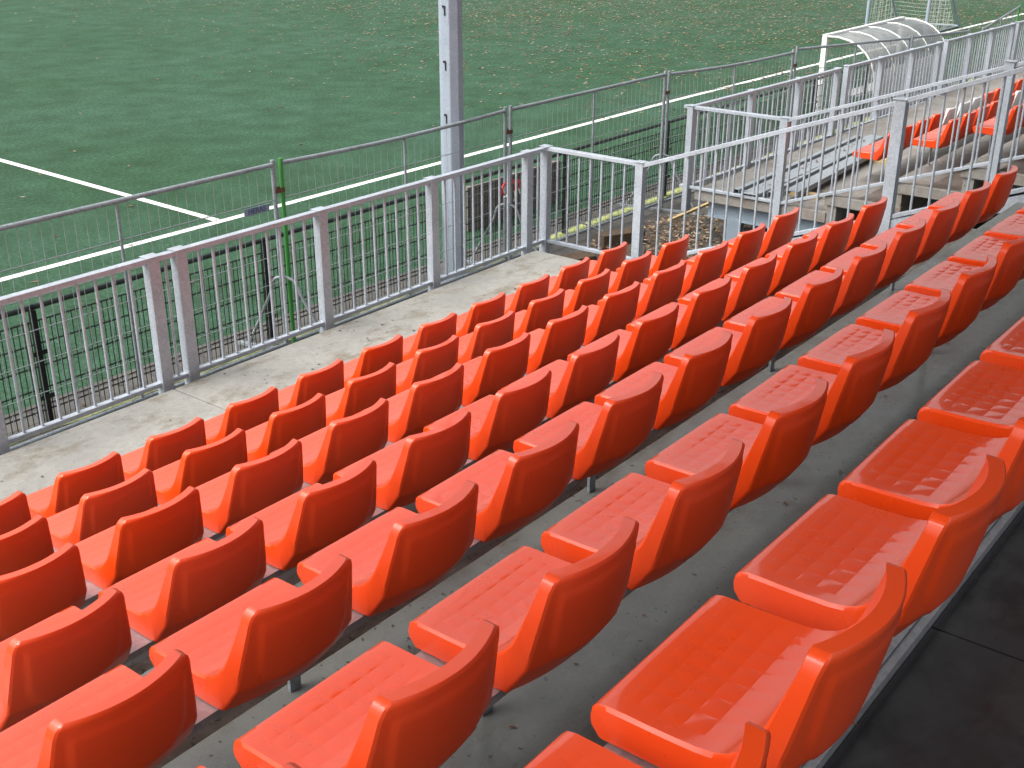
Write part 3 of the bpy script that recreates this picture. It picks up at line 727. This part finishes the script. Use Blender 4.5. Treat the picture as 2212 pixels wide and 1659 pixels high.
# ------------------------------------------------------------------ lighting mast
t = thing('lighting_mast', 'tall octagonal galvanised mast rising behind the site fence', 'mast', (9.90, 8.56, 0))
b = MB(); n = 8; r0, r1 = .132, .122; hh = 11
ring = lambda r_, z: [(r_*math.cos(R(45*k+33.8)), r_*math.sin(R(45*k+33.8)), z) for k in range(n)]
b.add(ring(r0, 0)+ring(r1, hh), [(k, (k+1) % n, n+(k+1) % n, n+k) for k in range(n)]+[tuple(range(n-1, -1, -1)), tuple(range(n, 2*n))])
b.build('shaft', M['mast'], t, .008)
MB().tube([(0, 0, 0), (0, 0, .02)], .30, 16).build('base_plate', M['galv_dark'], t)
fn = Vector((math.cos(R(191.3)), math.sin(R(191.3)), 0)); tg = Vector((-fn.y, fn.x, 0))
for z in (1.93, 2.50, 3.07):
    c = fn*(.129*math.cos(R(22.5))+.003)+Vector((0, 0, z))
    b = MB(); b.bar(c+Vector((0, 0, -.05)), c+Vector((0, 0, .05)), .013, .012, tuple(fn)); b.bar(c-tg*.016+Vector((0, 0, .03)), c-tg*.016+Vector((0, 0, .052)), .022, .014, tuple(fn))
    b.build('climbing_hook', M['slot'], t)

# ------------------------------------------------------------------ board, dugout, goal
t = thing('timber_board', 'low grey timber board standing on the grass behind the dark mesh fence', 'board', (12.65, 9.78, .004))
for k in range(3): MB().box((-1.05, 0, .01+k*.2), (1.05, .03, .205+k*.2)).build('plank', M['wood_grey'], t, .003)
for x in (-.95, 0, .95): MB().box((x-.03, .0305, 0), (x+.03, .09, .6)).build('batten', M['wood_grey'], t)

t = thing('dugout', 'white framed team dugout with a curved translucent grey roof', 'dugout', (22.5, 0, 0))
prof = [(9.75, 1.50), (9.5, 1.505), (9.25, 1.455), (9.05, 1.365), (8.9, 1.245), (8.78, 1.10), (8.70, .92), (8.66, .7), (8.65, .4), (8.65, .02)]
LD = 4.05
b = MB(); b.add([(x, y, z) for y, z in prof[:7] for x in (0.02, LD-.02)], [(2*i, 2*i+1, 2*i+3, 2*i+2) for i in range(6)], True)
o = b.build('roof_sheet', M['poly'], t); s = o.modifiers.new('th', 'SOLIDIFY'); s.thickness = .006
b = MB(); b.add([(x, y, z) for y, z in prof[6:] for x in (0.02, LD-.02)], [(2*i, 2*i+1, 2*i+3, 2*i+2) for i in range(3)])
o = b.build('rear_panel', M['white_paint'], t); s = o.modifiers.new('th', 'SOLIDIFY'); s.thickness = .006
for k in range(5):
    x = LD*k/4
    MB().tube([(x, y, z+.012) for y, z in prof], .020 if k in (0, 4) else .014, 8).build('arched_rib', M['white_paint'], t)
MB().box((-.04, 9.71, 1.49), (LD+.04, 9.80, 1.55)).build('front_beam', M['white_paint'], t)
for x in (0, LD): MB().box((x-.05, 9.70, 0), (x+.05, 9.80, 1.489)).build('front_post', M['white_paint'], t)
MB().box((0, 8.79, 1.06), (LD, 8.83, 1.10)).build('rear_rail', M['white_paint'], t)
MB().box((.1, 9.0, .42), (LD-.1, 9.35, .46)).build('bench', M['white_paint'], t)

t = thing('goal', 'grey framed goal with white netting standing beyond the dugout', 'goal', (36.3, 12.6, 0))
W_, HG, DG = 1.85, 2.5, 2.6
for y in (0, W_):
    MB().tube([(0, y, 0), (0, y, HG)], .055, 10).build('goal_post', M['mast'], t)
    MB().tube([(DG+(.4 if y == 0 else 0), y, .03), (.35, y, HG-.02)], .040, 8).build('rear_stay', M['mast'], t)
    MB().tube([(0, y, .03), (DG+(.4 if y == 0 else 0), y, .03)], .03, 8).build('ground_bar', M['mast'], t)
MB().tube([(0, 0, HG), (0, W_, HG)], .055, 10).build('crossbar', M['mast'], t)
MB().tube([(DG+.4, 0, .03), (DG, W_, .03)], .03, 8).build('rear_bar', M['mast'], t)
b = MB()
for y in (0, W_):
    k = 0
    for i in range(1, 22):
        x = i*.13; zt_ = min(HG, HG*(1-max(0, x-.35)/(DG-.35)))
        if zt_ > .05: b.tube([(x, y+.03*math.sin(i), .03), (x, y+.05*math.sin(i*1.7), zt_*.5), (x, y, zt_)], .006, 4, False)
    for i in range(1, 19):
        z = i*.13; xr = .35+(DG-.35)*(1-z/HG)
        b.tube([(0, y, z), (xr*.5, y+.05*math.sin(i), z-.03-.02*math.sin(i*.9)), (xr, y, z)], .006, 4, False)
for i in range(1, 14):      # back net
    y = W_*i/14; b.tube([(DG, y, .03), (.35+(DG-.35)*.5, y, HG*.47), (.35, y, HG)], .006, 4, False)
for i in range(1, 20):
    z = HG*i/20; xr = .35+(DG-.35)*(1-z/HG); b.tube([(xr, 0, z), (xr+.04, W_*.5, z-.04), (xr, W_, z)], .006, 4, False)
b.build('net', M['net'], t)
t = thing('steel_strut', 'grey inclined steel strut cutting the top right corner', 'strut', (27.4, 7.42, 0))
MB().bar((-.10, 0, 2.2), (.75, 0, .9), .10, .10).build('shaft', M['galv_dark'], t)
MB().box((.68, -.08, 0), (.84, .08, .95)).build('foot', M['galv_dark'], t)

# ------------------------------------------------------------------ rubble and timber in the gap
b = MB(); nx, ny = 26, 26; vs = []
rr = random.Random(5)
for j in range(ny+1):
    for i in range(nx+1):
        x = 10.6+4.6*i/nx; y = 2.2+5.9*j/ny
        e = min(i, nx-i, ny-j)/5; e = min(1, max(0, e)); 
        vs.append((x, y, -.015 + e*(.05+rr.uniform(0, .07)) if e else -.015))
b.add(vs, [(j*(nx+1)+i, j*(nx+1)+i+1, (j+1)*(nx+1)+i+1, (j+1)*(nx+1)+i) for j in range(ny) for i in range(nx)], True)
tag(b.build('rubble_soil', M['soil']), 'brown rubble and soil in the gap between the two stand blocks', 'rubble', kind='stuff')
b = MB()
for k in range(2300):
    x = rr.gauss(12.9, .9); y = rr.gauss(7.0, 1.1)
    if not (11.6 < x < 15 and 3.0 < y < 8.2): continue
    leaf_mesh(b, x, y, rr.uniform(.03, .13) if y < 7.9 else .02, rr.uniform(.022, .05), .9)
tag(b.build('leaf_litter', M['leaf']), 'heap of brown dry leaves at the foot of the far block corner', 'leaves', kind='stuff')
b = MB()
for k in range(260):
    x = rr.uniform(3, 22); y = rr.uniform(7.3, 9.1); leaf_mesh(b, x, y, .012, rr.uniform(.02, .045), .5)
tag(b.build('pavement_leaves', M['leaf']), 'few dry leaves scattered on the pavement along the fences', 'leaves', kind='stuff')
b = MB()
for k in range(46):
    x = rr.uniform(13.1, 17); y = 6.42+ (x-13)*.036 + rr.uniform(-.09, .09); leaf_mesh(b, x, y, zp+.082, rr.uniform(.02, .04), .3)
tag(b.build('plank_leaves', M['leaf']), 'small dark leaves lying on the wide steel plank', 'leaves', kind='stuff')
b = MB()
for k in range(150):
    x = rr.uniform(1.5, 9.4); y = rr.uniform(5.7, 7.1); leaf_mesh(b, x, y, zt(-3.66)+.004, rr.uniform(.006, .02), .3)
for r_ in 'CDEFG':
    tx, ty, tz = TIP[r_]
    for k in range(110):
        x = rr.uniform(1, 9); y = ty+.38-rr.uniform(.03, .7 if r_ != 'G' else .12); leaf_mesh(b, x, y, tz-.64+H+.003, rr.uniform(.004, .014), .3)
tag(b.build('leaf_crumbs', M['rust']), 'crumbs of dead leaves on the concrete of the near block', 'leaf crumbs', kind='stuff')
def beam_block(x, y, z, l, wd, h, rz, label):
    o = MB().box((-l/2, -wd/2, 0), (l/2, wd/2, h)).build('timber_block', M['wood_dark'], None, .008); o.location = (x, y, z); o.rotation_euler = (0, 0, rz)
    return tag(o, label, 'timber block', 'timber blocks on the pavement')
beam_block(11.05, 7.72, .0, .62, .24, .20, -.35, 'rough dark timber block just past the end of the concrete walkway')
beam_block(11.75, 7.25, .0, .8, .22, .16, .5, 'dark timber block half hidden behind the nearest orange seats by the corner rail')
beam_block(12.35, 7.85, .0, .62, .22, .20, -.45, 'dark timber block with bent metal ties, beside the leaf heap')
t = thing('metal_tie', 'bent thin metal tie standing behind the dark timber block', 'metal tie', (12.45, 8.05, 0))
MB().tube([(.15, .1, .01), (.15, .1, .3)], .012, 6).tube([(-.3, .3, .28), (-.05, .05, .12)], .012, 6).build('rod', M['galv_dark'], t)
o = MB().bar((13.3, 7.70, .16), (14.3, 7.62, .22), .05, .03).build('timber_lath', M['wood_pale']); tag(o, 'thin pale timber lath lying on the leaf heap', 'lath')
o = MB().add([(0, 0, 0), (.55, .12, 0), (.62, .3, 0), (.1, .28, 0), (0, 0, .05), (.55, .12, .05), (.62, .3, .05), (.1, .28, .05)], [(3, 2, 1, 0), (4, 5, 6, 7), (0, 1, 5, 4), (1, 2, 6, 5), (2, 3, 7, 6), (3, 0, 4, 7)]).build('broken_slab', M['walk'], None, .006)
o.location = (4.0, 7.45, .35); tag(o, 'broken grey concrete slab piece by the foot of the leftmost guard rail', 'slab piece')
b = MB().box((4.0, 7.2, 0), (4.7, 7.8, .345)); tag(b.build('concrete_block', M['walk']), 'concrete block under the broken slab piece at the left', 'block')
print('leaves', n_l, 'objects', len(bpy.data.objects))
